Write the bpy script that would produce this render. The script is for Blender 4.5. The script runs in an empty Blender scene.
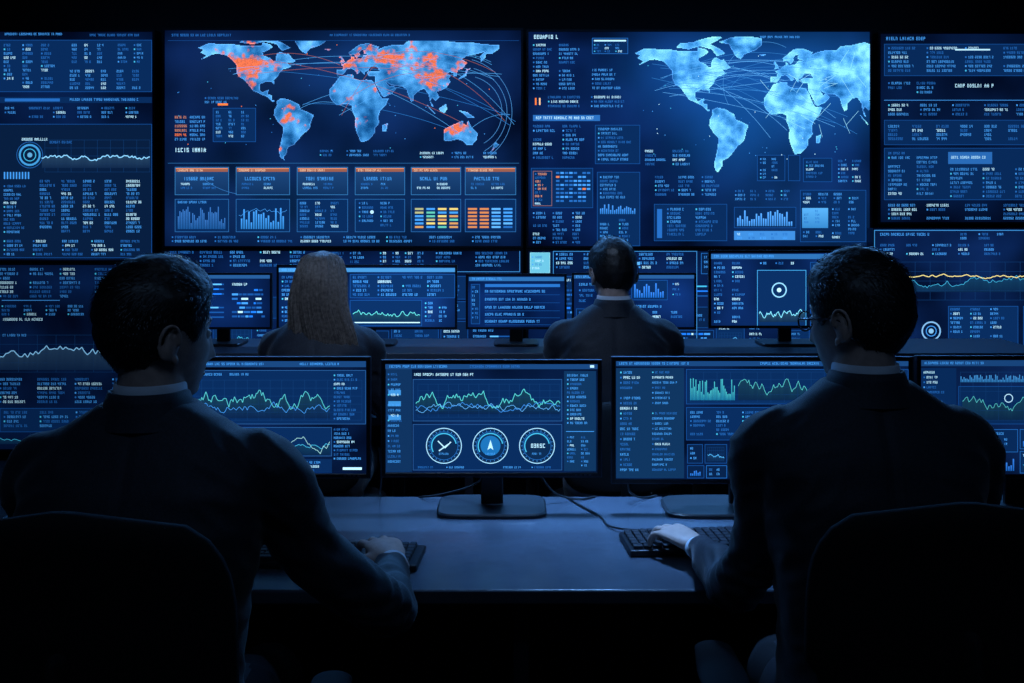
import bpy, bmesh, math, random
import numpy as np
from mathutils import Vector, Matrix, noise
random.seed(7); rng=np.random.RandomState(5)
scene=bpy.context.scene
scene.view_settings.view_transform='Standard'
scene.view_settings.look='None'
F=1000.0; HC=1.5275; HY=215.0   # focal px, camera height, horizon row

# ------------------------------------------------------------ materials
def mat(name,col,rough=.5,metal=0.,spec=.5,noise_amt=0.,noise_scale=40.,bump=0.,sheen=0.,bscale=None):
    m=bpy.data.materials.new(name); m.use_nodes=True
    nt=m.node_tree; b=nt.nodes['Principled BSDF']
    b.inputs['Base Color'].default_value=(*col,1); b.inputs['Roughness'].default_value=rough
    b.inputs['Metallic'].default_value=metal; b.inputs['Specular IOR Level'].default_value=spec
    if sheen: b.inputs['Sheen Weight'].default_value=sheen; b.inputs['Sheen Roughness'].default_value=.4
    tc=nt.nodes.new('ShaderNodeTexCoord')
    if noise_amt:
        n=nt.nodes.new('ShaderNodeTexNoise'); n.inputs['Scale'].default_value=noise_scale; n.inputs['Detail'].default_value=5
        r=nt.nodes.new('ShaderNodeValToRGB')
        r.color_ramp.elements[0].position=.3; r.color_ramp.elements[1].position=.7
        r.color_ramp.elements[0].color=(*[c*(1-noise_amt) for c in col],1)
        r.color_ramp.elements[1].color=(*[min(1,c*(1+noise_amt)) for c in col],1)
        nt.links.new(tc.outputs['Object'],n.inputs['Vector']); nt.links.new(n.outputs['Fac'],r.inputs['Fac'])
        nt.links.new(r.outputs['Color'],b.inputs['Base Color'])
    if bump:
        n2=nt.nodes.new('ShaderNodeTexNoise'); n2.inputs['Scale'].default_value=bscale or noise_scale*4; n2.inputs['Detail'].default_value=3
        bp=nt.nodes.new('ShaderNodeBump'); bp.inputs['Strength'].default_value=bump; bp.inputs['Distance'].default_value=.002
        nt.links.new(tc.outputs['Object'],n2.inputs['Vector']); nt.links.new(n2.outputs['Fac'],bp.inputs['Height'])
        nt.links.new(bp.outputs['Normal'],b.inputs['Normal'])
    return m
def emis_attr(name,strength,sample):
    m=bpy.data.materials.new(name); m.use_nodes=True; nt=m.node_tree; nt.nodes.clear()
    o=nt.nodes.new('ShaderNodeOutputMaterial'); e=nt.nodes.new('ShaderNodeEmission')
    a=nt.nodes.new('ShaderNodeVertexColor'); a.layer_name='Col'
    e.inputs['Strength'].default_value=strength
    nt.links.new(a.outputs['Color'],e.inputs['Color']); nt.links.new(e.outputs[0],o.inputs['Surface'])
    try: m.cycles.emission_sampling=sample
    except Exception: pass
    return m
def emis(name,col,st):
    m=bpy.data.materials.new(name); m.use_nodes=True; b=m.node_tree.nodes['Principled BSDF']
    b.inputs['Base Color'].default_value=(.02,.02,.02,1)
    b.inputs['Emission Color'].default_value=(*col,1); b.inputs['Emission Strength'].default_value=st
    return m
M_BACK=emis_attr('display_backlight',1.15,'FRONT'); M_CONT=emis_attr('display_graphics',1.35,'NONE')
M_PLAST=mat('black_plastic',(.006,.007,.010),.38,noise_amt=.2,bump=.1)
M_BEZ=mat('bezel_plastic',(.006,.008,.012),.35,noise_amt=.15)
M_RIM=mat('bezel_metal_rim',(.05,.07,.11),.35,metal=.6,noise_amt=.1)
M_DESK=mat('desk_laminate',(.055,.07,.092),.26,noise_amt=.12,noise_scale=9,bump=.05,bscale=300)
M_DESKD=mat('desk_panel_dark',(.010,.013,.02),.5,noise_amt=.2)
M_SHELF=mat('console_shelf_laminate',(.045,.06,.085),.4,noise_amt=.1)
M_WALL=mat('dark_wall_paint',(.004,.005,.007),.8,noise_amt=.2,noise_scale=6,bump=.1)
M_FLOOR=mat('dark_carpet_tile',(.008,.010,.015),.85,noise_amt=.4,noise_scale=150,bump=.4)
M_CEIL=mat('dark_ceiling_paint',(.006,.007,.009),.9,noise_amt=.2)
M_SUIT=mat('navy_wool_suit',(.011,.015,.027),.66,noise_amt=.4,noise_scale=220,bump=.35,sheen=.2,bscale=900)
M_TROU=mat('dark_wool_trousers',(.007,.009,.013),.85,noise_amt=.3,noise_scale=220,bump=.3,bscale=900)
M_SHIRT=mat('pale_shirt_cotton',(.62,.68,.76),.8,noise_amt=.05,bump=.1)
M_SKIN=mat('skin',(.48,.34,.29),.40,noise_amt=.12,noise_scale=60,bump=.12)
M_HAIRD=mat('dark_hair',(.015,.013,.013),.42,noise_amt=.5,noise_scale=120)
M_HAIRB=mat('dark_blonde_hair',(.135,.108,.092),.36,noise_amt=.55,noise_scale=90)
M_EYE=mat('eye_white',(.6,.6,.6),.2,noise_amt=.02)
M_IRIS=mat('eye_iris',(.03,.025,.02),.2,noise_amt=.1)
M_LIP=mat('lips',(.32,.13,.11),.5,noise_amt=.1)
M_SHOE=mat('black_shoe_leather',(.01,.01,.01),.3,noise_amt=.1)
M_CHAIR=mat('chair_fabric_black',(.003,.004,.0055),.85,spec=.3,noise_amt=.4,noise_scale=300,bump=.4)
M_METAL=mat('brushed_metal',(.18,.19,.21),.4,metal=1.,noise_amt=.1)
M_KEY=mat('keycap_plastic',(.018,.021,.028),.4,noise_amt=.15)
M_CABLE=mat('cable_rubber',(.01,.01,.012),.45,noise_amt=.1)
M_LENS=mat('glasses_frame',(.10,.10,.11),.25,metal=.7,noise_amt=.1)

# ------------------------------------------------------------ helpers
def link(o,parent=None):
    scene.collection.objects.link(o)
    if parent is not None: o.parent=parent
    return o
def empty(name,loc=(0,0,0),rz=0.):
    e=bpy.data.objects.new(name,None); e.location=loc; e.rotation_euler=(0,0,rz); e.empty_display_size=.1
    scene.collection.objects.link(e); return e
class MB:
    def __init__(s): s.v=[]; s.f=[]; s.m=[]
    def add(s,V,Fc,m=0):
        o=len(s.v); s.v.extend([tuple(p) for p in V]); s.f.extend([tuple(i+o for i in f) for f in Fc]); s.m.extend([m]*len(Fc))
    def box(s,c,sz,m=0,R=None):
        V=[]
        for dz in(-.5,.5):
            for dx,dy in((-.5,-.5),(.5,-.5),(.5,.5),(-.5,.5)):
                p=Vector((dx*sz[0],dy*sz[1],dz*sz[2]))
                if R is not None: p=R@p
                V.append((c[0]+p.x,c[1]+p.y,c[2]+p.z))
        s.add(V,[(3,2,1,0),(4,5,6,7),(0,1,5,4),(1,2,6,5),(2,3,7,6),(3,0,4,7)],m)
    def tube(s,P,R,seg=20,ref=(0,0,1),sub=5,m=0,cap=True):
        P=[Vector(p) for p in P]; R=[(r,r) if not isinstance(r,(tuple,list)) else r for r in R]
        n=len(P); Q=[];RR=[]
        for i in range(n-1):
            p0=P[max(i-1,0)];p1=P[i];p2=P[i+1];p3=P[min(i+2,n-1)]
            for k in range(sub):
                t=k/sub
                Q.append(.5*((2*p1)+(p2-p0)*t+(2*p0-5*p1+4*p2-p3)*t*t+(3*p1-p0-3*p2+p3)*t**3))
                u=t*t*(3-2*t)
                RR.append((R[i][0]*(1-u)+R[i+1][0]*u,R[i][1]*(1-u)+R[i+1][1]*u))
        Q.append(P[-1]);RR.append(R[-1])
        ref=Vector(ref); rings=[]
        N=len(Q)
        fr=[]
        for i in range(N):
            T=(Q[min(i+1,N-1)]-Q[max(i-1,0)]).normalized()
            S=T.cross(ref)
            if S.length<.15: S=T.cross(Vector((0,1,0)) if abs(T.y)<.8 else Vector((1,0,0)))
            if fr:
                pS=fr[-1][1]; S2=(pS-T*pS.dot(T))
                if S2.length>1e-4: S=S2
            S.normalize(); fr.append((T,S,S.cross(T).normalized()))
        def ring(c,T,S,U,ra,rb):
            out=[]
            for k in range(seg):
                a=2*math.pi*k/seg; ca,sa=math.cos(a),math.sin(a)
                out.append(c+S*(ra*ca)+U*(rb*sa))
            return out
        if cap:
            T,S,U=fr[0]; r=RR[0]; rm=min(r)
            for a in (80,55,28):
                a=math.radians(a); rings.append(ring(Q[0]-T*rm*math.sin(a),T,S,U,r[0]*math.cos(a),r[1]*math.cos(a)))
        for i in range(N):
            rings.append(ring(Q[i],*fr[i],*RR[i]))
        if cap:
            T,S,U=fr[-1]; r=RR[-1]; rm=min(r)
            for a in (28,55,80):
                a=math.radians(a); rings.append(ring(Q[-1]+T*rm*math.sin(a),T,S,U,r[0]*math.cos(a),r[1]*math.cos(a)))
        s.loft(rings,m)
    def loft(s,rings,m=0,close=True):
        seg=len(rings[0]); V=[p for r in rings for p in r]; Fc=[]
        for i in range(len(rings)-1):
            for k in range(seg):
                a=i*seg+k;b=i*seg+(k+1)%seg
                Fc.append((a,b,b+seg,a+seg))
        if close:
            Fc.append(tuple(reversed(range(seg)))); Fc.append(tuple(range((len(rings)-1)*seg,len(rings)*seg)))
        s.add(V,Fc,m)
    def ell(s,c,r,m=0,R=None,nu=20,nv=14):
        rings=[]
        for j in range(1,nv):
            th=math.pi*j/nv; rr=[]
            for i in range(nu):
                ph=2*math.pi*i/nu
                p=Vector((r[0]*math.sin(th)*math.cos(ph),r[1]*math.sin(th)*math.sin(ph),-r[2]*math.cos(th)))
                if R is not None: p=R@p
                rr.append((c[0]+p.x,c[1]+p.y,c[2]+p.z))
            rings.append(rr)
        s.loft(rings,m)
    def obj(s,name,mats,parent=None,smooth=True,bevel=0.,bseg=3,loc=(0,0,0),rz=0.):
        me=bpy.data.meshes.new(name); me.from_pydata(s.v,[],s.f)
        for m in (mats if isinstance(mats,(list,tuple)) else [mats]): me.materials.append(m)
        me.polygons.foreach_set('material_index',s.m)
        bm=bmesh.new(); bm.from_mesh(me); bmesh.ops.recalc_face_normals(bm,faces=bm.faces); bm.to_mesh(me); bm.free()
        o=bpy.data.objects.new(name,me); o.location=loc; o.rotation_euler=(0,0,rz); link(o,parent)
        if smooth: me.polygons.foreach_set('use_smooth',[True]*len(me.polygons))
        if bevel:
            b=o.modifiers.new('bevel','BEVEL'); b.width=bevel; b.segments=bseg; b.limit_method='ANGLE'; b.angle_limit=math.radians(40)
            if smooth: 
                w=o.modifiers.new('wn','WEIGHTED_NORMAL'); w.keep_sharp=True
        return o
def remesh(o,vox,smooth=4,fac=.6):
    r=o.modifiers.new('r','REMESH'); r.mode='VOXEL'; r.voxel_size=vox; r.use_smooth_shade=True
    if smooth:
        sm=o.modifiers.new('s','SMOOTH'); sm.iterations=smooth; sm.factor=fac
    dg=bpy.context.evaluated_depsgraph_get(); dg.update()
    me=bpy.data.meshes.new_from_object(o.evaluated_get(dg))
    o.modifiers.clear(); old=o.data; mats=list(old.materials); o.data=me
    me.materials.clear()
    for m in mats: me.materials.append(m)
    me.polygons.foreach_set('use_smooth',[True]*len(me.polygons))
    return o
def vcount(o):
    n=len(o.data.vertices); a=np.empty(n*3); o.data.vertices.foreach_get('co',a); return a.reshape(-1,3)
def ss(a,b,x):
    t=min(1,max(0,(x-a)/(b-a))); return t*t*(3-2*t)

# ------------------------------------------------------------ screen graphics
T=(.05,.30,.82);TD=(.016,.13,.46);TB=(.46,.80,1.);LN=(.007,.07,.29);CY=(.05,.45,.74);OR=(.95,.20,.04);GR=(.08,.50,.52);YE=(.75,.6,.18);BX=(.0022,.020,.088);BL=(.012,.18,.84)
G={'E':'111100111100111','T':'111010010010010','A':'010101111101101','O':'111101101101111','I':'010010010010010','N':'110101101101101','S':'111100111001111','R':'110101110101101','L':'100100100100111','D':'110101101101110','C':'111100100100111','P':'111101111100100','M':'101111111101101','U':'101101101101111','1':'010110010010111','2':'111001111100111','3':'111001111001111','4':'101101111001001','7':'111001001001001','9':'111101111001111','6':'111100111101111'}
RUNS={}
for ch,b in G.items():
    L=[]
    for r in range(5):
        c=0
        while c<3:
            if b[r*3+c]=='1':
                e=c
                while e<3 and b[r*3+e]=='1': e+=1
                L.append((c,e,r)); c=e
            else: c+=1
    RUNS[ch]=L
LET='ETAOINSRLDCPMU';DIG='0123479612'
class Scr:
    def __init__(s,x0,y0,x1,y1,d):
        s.b=(x0,y0,x1,y1); s.s=d/F; s.d=d; s.cx=(x0+x1)/2; s.cy=(y0+y1)/2; s.v=[];s.c=[];s.q=[];s.glow=[]
    def P(s,x,y,l): return ((x-s.cx)*s.s,-.0006*l-.001,-(y-s.cy)*s.s)
    def quad(s,p,col,l=2):
        i=len(s.v); s.v+= [s.P(x,y,l) for x,y in p]; s.c+=[col]*len(p); s.q.append(tuple(range(i,i+len(p))))
    def rect(s,x0,y0,x1,y1,col,l=2): s.quad([(x0,y1),(x1,y1),(x1,y0),(x0,y0)],col,l)
    def grad(s,x0,y0,x1,y1,c0,c1,l=2):
        s.quad([(x0,y1),(x1,y1),(x1,y0),(x0,y0)],c0,l); s.c[-4:]=[c1,c1,c0,c0]
    def frame(s,x0,y0,x1,y1,col=LN,w=.5,l=3):
        s.rect(x0,y0,x1,y0+w,col,l);s.rect(x0,y1-w,x1,y1,col,l);s.rect(x0,y0+w,x0+w,y1-w,col,l);s.rect(x1-w,y0+w,x1,y1-w,col,l)
    def box(s,x0,y0,x1,y1,col=LN,fill=BX): s.rect(x0,y0,x1,y1,fill,1); s.frame(x0,y0,x1,y1,col)
    def line(s,pts,w,col,l=4):
        for (ax,ay),(bx,by) in zip(pts[:-1],pts[1:]):
            dx,dy=bx-ax,by-ay; L=math.hypot(dx,dy) or 1; nx,ny=-dy/L*w/2,dx/L*w/2
            s.quad([(ax+nx,ay+ny),(bx+nx,by+ny),(bx-nx,by-ny),(ax-nx,ay-ny)],col,l)
    def arc(s,cx,cy,r,w,col,a0=0,a1=360,n=32,l=4):
        s.line([(cx+r*math.cos(math.radians(a0+(a1-a0)*i/n)),cy+r*math.sin(math.radians(a0+(a1-a0)*i/n))) for i in range(n+1)],w,col,l)
    def disc(s,cx,cy,r,col,n=24,l=2): s.quad([(cx+r*math.cos(2*math.pi*i/n),cy-r*math.sin(2*math.pi*i/n)) for i in range(n)],col,l)
    def text(s,x,y,w,h=3.2,col=T,digits=False,l=4):
        if h<3.3: h*=.84
        cw=h*.70; px=h/5; x1=x+w; wl=random.randint(2,8)
        while x+cw*.8<=x1:
            if wl<=0: x+=cw*.8; wl=random.randint(2,9); continue
            ch=random.choice(DIG if (digits or random.random()<.12) else LET)
            for a,b,r in RUNS.get(ch,RUNS['O']):
                s.rect(x+a*cw/4,y+r*px,x+b*cw/4,y+(r+.8)*px,col,l)
            x+=cw; wl-=1
    def rows(s,x0,y0,x1,y1,rh=6,h=3,cols=1,col=T,bullets=True):
        cw=(x1-x0)/cols; rh*=.80
        if cw>45 and cols>1: cols=int(cols*1.6); cw=(x1-x0)/cols
        for c in range(cols):
            y=y0; il=random.uniform(.75,1)
            while y+h<=y1:
                xx=x0+c*cw
                if random.random()<.05: y+=rh; continue
                cc=random.choice([col,col,TD,TD,T,TD]); 
                if random.random()<.12: cc=TB
                if bullets and random.random()<.5: s.rect(xx,y+.4,xx+h*.5,y+h-.9,random.choice([TD,CY,TD,T]),4); xx+=h*1.1
                s.text(xx,y,max(4,(cw-(xx-x0-c*cw)-3)*random.uniform(.45,1)*il),h,cc,digits=cols>2)
                y+=rh
    def graph(s,x0,y0,x1,y1,col=CY,n=40,w=.7,fill=True,amp=1.):
        v=.5; pts=[]; n=int(n*1.6); w*=.68
        for i in range(n+1):
            v+=random.uniform(-.17,.17)*amp; v=v+(.5-v)*.16; v=min(.97,max(.03,v)); pts.append((x0+(x1-x0)*i/n,y1-(y1-y0)*v))
        if fill:
            for a,b in zip(pts[:-1],pts[1:]):
                i=len(s.v); s.v+=[s.P(a[0],y1,2),s.P(b[0],y1,2),s.P(b[0],b[1],2),s.P(a[0],a[1],2)]
                lo=tuple(k*.01+q for k,q in zip(col,(.002,.012,.05))); hi=tuple(k*.05+q for k,q in zip(col,(.002,.012,.05))); s.c+=[lo,lo,hi,hi]; s.q.append((i,i+1,i+2,i+3))
        s.line(pts,w,col,5)
    def grid(s,x0,y0,x1,y1,nx=8,ny=4,col=(.005,.04,.15)):
        for i in range(nx+1): x=x0+(x1-x0)*i/nx; s.rect(x-.15,y0,x+.15,y1,col,2)
        for i in range(ny+1): y=y0+(y1-y0)*i/ny; s.rect(x0,y-.15,x1,y+.15,col,2)
    def bars(s,x0,y0,x1,y1,n=14,col=BL,col2=None):
        bw=(x1-x0)/n
        for i in range(n):
            h=(y1-y0)*random.uniform(.25,1); s.grad(x0+i*bw,y1-h,x0+i*bw+bw*.62,y1,col2 or tuple(min(1,k*1.6+.02) for k in col),col,4)
    def widget(s,x0,y0,x1,y1,kind=None):
        w,h=x1-x0,y1-y0
        if w<8 or h<5: return
        kind=kind or random.choice(['rows','rows','rows','table','table','graph','bars','prog','strip','rows'])
        if random.random()<.6: s.box(x0,y0,x1,y1,random.choice([LN,LN,(.015,.14,.5)]),random.choice([BX,(.002,.013,.055)]))
        x0+=3;x1-=3;y0+=3;y1-=2.5
        if h>22: s.text(x0,y0,(x1-x0)*.5,3,random.choice([TB,T]));y0+=6
        if kind=='rows': s.rows(x0,y0,x1,y1,random.choice([5,6,6.5]),random.choice([2.4,2.8,3]),2 if w>50 else 1)
        elif kind=='table': s.rows(x0,y0,x1,y1,5.5,2.8,max(2,int(w/18)),bullets=False)
        elif kind=='graph': s.grid(x0,y0,x1,y1); s.graph(x0,y0,x1,y1,random.choice([CY,(.08,.45,.95),CY,(.08,.45,.95)]),int(w/2.5)+4)
        elif kind=='bars': s.bars(x0,y0,x1,y1,max(4,int(w/2.6)),(.008,.11,.45))
        elif kind=='prog':
            y=y0
            while y+3<y1:
                s.text(x0,y,(x1-x0)*.35,2.8,T); a=x0+(x1-x0)*.4; s.rect(a,y+.6,x1,y+2.0,LN,3); s.rect(a,y+.6,a+(x1-a)*random.uniform(.2,.95),y+2.0,random.choice([BL,CY,BL,(.1,.45,.95)]),4); y+=4.8
        elif kind=='strip':
            y=y0
            while y+3<y1:
                x=x0
                while x<x1-3:
                    ww=random.uniform(1.5,7); 
                    if random.random()<.7:s.rect(x,y,min(x+ww,x1),y+1.9,random.choice([TD,T,LN,LN,TB,BL]),3)
                    x+=ww+.8
                y+=4.4
    def dash(s,x0,y0,x1,y1,mn=34):
        w,h=x1-x0,y1-y0
        if (w<mn*1.6 and h<mn) or (random.random()<.12 and w<mn*3 and h<mn*2): s.widget(x0+1,y0+1,x1-1,y1-1); return
        if w>h*1.6 and w>mn*1.3:
            k=x0+w*random.uniform(.35,.65); s.dash(x0,y0,k,y1,mn); s.dash(k,y0,x1,y1,mn)
        else:
            k=y0+h*random.uniform(.35,.65); s.dash(x0,y0,x1,k,mn); s.dash(x0,k,x1,y1,mn)
    def build(s,parent,base=(.0022,.0105,.042),var=.9,gain=1.):
        x0,y0,x1,y1=s.b; nx=max(8,int((x1-x0)/6)); ny=max(6,int((y1-y0)/6)); V=[];C=[];Q=[]
        sd=random.uniform(0,90)
        for j in range(ny+1):
            for i in range(nx+1):
                x=x0+(x1-x0)*i/nx;y=y0+(y1-y0)*j/ny; V.append(s.P(x,y,0))
                k=1+var*1.3*noise.noise(Vector((x*.014+sd,y*.02,sd)))+.3*noise.noise(Vector((x*.05,y*.05+sd,3)))
                e=min(1,min(i,nx-i)/3*.3+.7)*min(1,min(j,ny-j)/3*.3+.7)
                c=[max(.0005,c*k*e*g) for c,g in zip(base,(.78,.96,1.38))]
                for gx,gy,rx,ry,gc in s.glow:
                    q=math.exp(-((x-gx)/rx)**2-((y-gy)/ry)**2); c=[a+b*q for a,b in zip(c,gc)]
                C.append(tuple(c))
        for j in range(ny):
            for i in range(nx):
                a=j*(nx+1)+i; Q.append((a+nx+1,a+nx+2,a+1,a))
        for nm,V_,C_,Q_,m in(('display_panel',V,C,Q,M_BACK),('display_graphics',s.v,[tuple(k*gain for k in c) for c in s.c],s.q,M_CONT)):
            if not V_: continue
            me=bpy.data.meshes.new(nm); me.from_pydata(V_,[],Q_)
            a=me.color_attributes.new('Col','FLOAT_COLOR','POINT')
            arr=np.ones((len(V_),4),dtype=np.float32); arr[:,:3]=np.array(C_,dtype=np.float32); a.data.foreach_set('color',arr.ravel())
            me.materials.append(m); link(bpy.data.objects.new(nm,me),parent)

# world map polygons
WM=[[(-168,66),(-156,71),(-140,70),(-128,70),(-115,68),(-108,68),(-95,68),(-94,72),(-85,70),(-82,67),(-87,64),(-94,61),(-93,58),(-85,55),(-82,52),(-79,52),(-79,55),(-77,60),(-74,62),(-66,59),(-64,60),(-60,55),(-56,52),(-60,50),(-66,50),(-61,46),(-66,44),(-70,43),(-74,40),(-76,36),(-81,31),(-80,26),(-82,28),(-84,30),(-90,30),(-97,27),(-97,21),(-94,18),(-90,20),(-87,21),(-88,16),(-83,15),(-83,10),(-79,9),(-83,8),(-88,13),(-95,16),(-105,20),(-109,25),(-113,30),(-117,33),(-121,35),(-124,40),(-124,48),(-130,54),(-135,58),(-145,60),(-152,59),(-158,56),(-164,54),(-158,58),(-165,61),(-162,64)],
[(-120,72),(-115,76),(-100,77),(-90,80),(-75,83),(-65,82),(-80,75),(-68,70),(-62,66),(-72,63),(-78,70),(-92,73),(-105,70)],
[(-55,82),(-35,83),(-20,81),(-20,74),(-27,69),(-40,65),(-44,60),(-50,63),(-54,69),(-58,75),(-70,77)],
[(-78,9),(-72,12),(-62,10),(-52,5),(-50,0),(-42,-3),(-35,-6),(-38,-13),(-40,-21),(-48,-27),(-54,-34),(-58,-38),(-65,-41),(-66,-47),(-70,-52),(-68,-55),(-74,-51),(-75,-44),(-73,-36),(-71,-28),(-70,-19),(-76,-14),(-81,-6),(-80,0),(-77,5)],
[(-6,35),(3,37),(10,37),(11,33),(20,31),(25,32),(32,31),(35,27),(38,20),(43,12),(51,12),(48,5),(41,-2),(39,-8),(40,-15),(35,-20),(35,-25),(31,-30),(26,-34),(19,-35),(15,-27),(12,-18),(13,-10),(9,-1),(9,4),(4,6),(-5,5),(-9,5),(-14,9),(-17,14),(-17,21),(-11,28)],
[(44,-17),(50,-15),(48,-24),(44,-24)],
[(-9,37),(-9,43),(-2,43),(-1,46),(-4,48),(2,50),(5,53),(8,54),(8,57),(11,56),(12,54),(20,55),(22,58),(28,59),(23,60),(22,63),(25,65),(20,64),(17,61),(18,59),(14,55),(11,59),(6,58),(5,61),(12,66),(18,70),(28,71),(40,67),(38,64),(45,67),(55,69),(68,69),(72,73),(85,74),(100,77),(112,74),(130,72),(145,72),(160,70),(178,69),(178,65),(170,60),(163,60),(162,56),(157,51),(156,57),(162,62),(150,59),(140,57),(135,54),(141,50),(136,44),(130,42),(129,36),(126,35),(125,39),(121,40),(118,38),(122,36),(120,33),(122,30),(117,23),(110,20),(106,19),(109,13),(105,9),(101,13),(99,9),(103,2),(100,4),(98,10),(97,16),(92,22),(87,21),(80,15),(80,10),(77,8),(73,16),(72,21),(66,25),(58,25),(52,27),(48,30),(52,24),(56,26),(60,22),(55,17),(45,13),(42,17),(38,24),(35,28),(35,36),(28,36),(26,40),(29,41),(41,41),(37,46),(30,46),(28,42),(23,40),(23,37),(19,41),(13,45),(18,40),(15,38),(12,42),(8,44),(3,43),(0,39),(-2,37)],
[(-5,50),(1,51),(-2,55),(-4,58),(-6,56),(-3,54)],[(131,32),(136,34),(140,36),(142,42),(145,44),(140,43),(139,38),(133,35)],
[(95,5),(104,-4),(105,-6),(98,1)],[(109,1),(117,6),(118,0),(115,-4),(110,-2)],[(131,-1),(141,-3),(150,-9),(142,-9),(136,-4)],
[(114,-22),(122,-18),(129,-15),(136,-12),(137,-16),(141,-17),(142,-11),(146,-19),(153,-26),(152,-33),(147,-38),(140,-38),(136,-34),(130,-32),(122,-34),(115,-34)],
[(173,-35),(178,-38),(174,-41),(168,-46),(170,-43)],[(-24,65),(-14,65),(-18,63)]]
def worldmap(s,ox,sx,oy,sy,xa,xb,ya,yb,hot,gain=1.):
    st=.8; X=np.arange(xa,xb,st); Y=np.arange(ya,yb,st); XX,YY=np.meshgrid(X,Y)
    ins=np.zeros(XX.shape,bool)
    for poly in WM:
        p=[(ox+a*sx,oy-b*sy) for a,b in poly]; c=np.zeros(XX.shape,bool); j=len(p)-1
        for i in range(len(p)):
            xi,yi=p[i];xj,yj=p[j]
            if yi!=yj:
                cond=((yi>YY)!=(yj>YY))&(XX<(xj-xi)*(YY-yi)/(yj-yi)+xi); c^=cond
            j=i
        ins|=c
    H,W=ins.shape
    for j in range(H):
        for i in range(W):
            if not ins[j,i]: continue
            x,y=X[i],Y[j]
            edge=not(ins[max(j-1,0),i] and ins[min(j+1,H-1),i] and ins[j,max(i-1,0)] and ins[j,min(i+1,W-1)])
            n=noise.noise(Vector((x*.05,y*.05,1)))+.5*noise.noise(Vector((x*.16,y*.16,4)))+.12*random.uniform(-1,1)
            k=(.66+.5*n)*gain; k=max(.25,min(1.5,k)); 
            col=(.006*k+.075*k*k*k,.12*k+.26*k*k,.62*k+.24*k*k)
            if hot:
                col=tuple(c*.85 for c in col)
                hx=noise.noise(Vector((x*.05+7,y*.07,9)))+.6*noise.noise(Vector((x*.22,y*.22,2)))
                q=ss(.14,.62,hx+hot(x,y)+random.uniform(-.1,.1)); t=random.uniform(.6,1.05)
                hc_=(.92*t,.15*t+.03,.04+.03*t); col=tuple(a*(1-q)+b*q for a,b in zip(col,hc_))
            if edge: col=(col[0]*1.2+.04,col[1]*1.25+.08,min(1,col[2]*1.3+.15))
            s.rect(x,y,x+st*.97,y+st*.97,col,3)
def netarc(s,x0,y0,x1,y1,b,col=(.06,.22,.5),w=.35):
    mx,my=(x0+x1)/2,(y0+y1)/2-b; top=s.b[1]+4
    s.line([((1-t)**2*x0+2*t*(1-t)*mx+t*t*x1,max(top,(1-t)**2*y0+2*t*(1-t)*my+t*t*y1)) for t in np.linspace(0,1,22)],w,col,5)

def px2w(x,y,d): return ((x-512)*d/F,d,HC-(y-HY)*d/F)
def wall_screen(x0,y0,x1,y1,d,fn,base=(.0022,.0105,.042),rim=M_BEZ,name='video_wall_screen',gain=1.,thick=.1,bez=2.2):
    s=Scr(x0,y0,x1,y1,d); e=empty(name,px2w(s.cx,s.cy,d)); fn(s); s.build(e,base,gain=gain)
    W=(x1-x0)*s.s;Hh=(y1-y0)*s.s; b=bez*s.s; m=MB()
    m.box((0,thick/2+.003,0),(W+2*b,thick,Hh+2*b),0)
    for sx in(-1,1): m.box((sx*(W/2+b/2),-.004,0),(b,.016,Hh+2*b),0)
    for sz in(-1,1): m.box((0,-.004,sz*(Hh/2+b/2)),(W,.016,b),0)
    m.obj('bezel_housing',rim,e,smooth=False); return e

# ------------------------------------------------------------ room
def boxobj(name,c,sz,m,parent=None,bevel=0.):
    b=MB(); b.box((0,0,0),sz); return b.obj(name,m,parent,smooth=False,bevel=bevel,loc=c)
boxobj('floor',(0,2.7,-.05),(8.4,7.8,.1),M_FLOOR)
boxobj('ceiling',(0,2.7,3.15),(8.4,7.8,.1),M_CEIL)
boxobj('wall_back',(0,6.5,1.55),(8.4,.2,3.1),M_WALL)
boxobj('wall_left',(-4.1,2.7,1.55),(.2,7.8,3.1),M_WALL)
boxobj('wall_right',(4.1,2.7,1.55),(.2,7.8,3.1),M_WALL)
boxobj('wall_front',(0,-1.1,1.55),(8.4,.2,3.1),M_WALL)
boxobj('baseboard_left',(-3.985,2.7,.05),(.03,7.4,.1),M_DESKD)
boxobj('baseboard_right',(3.985,2.7,.05),(.03,7.4,.1),M_DESKD)

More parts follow.
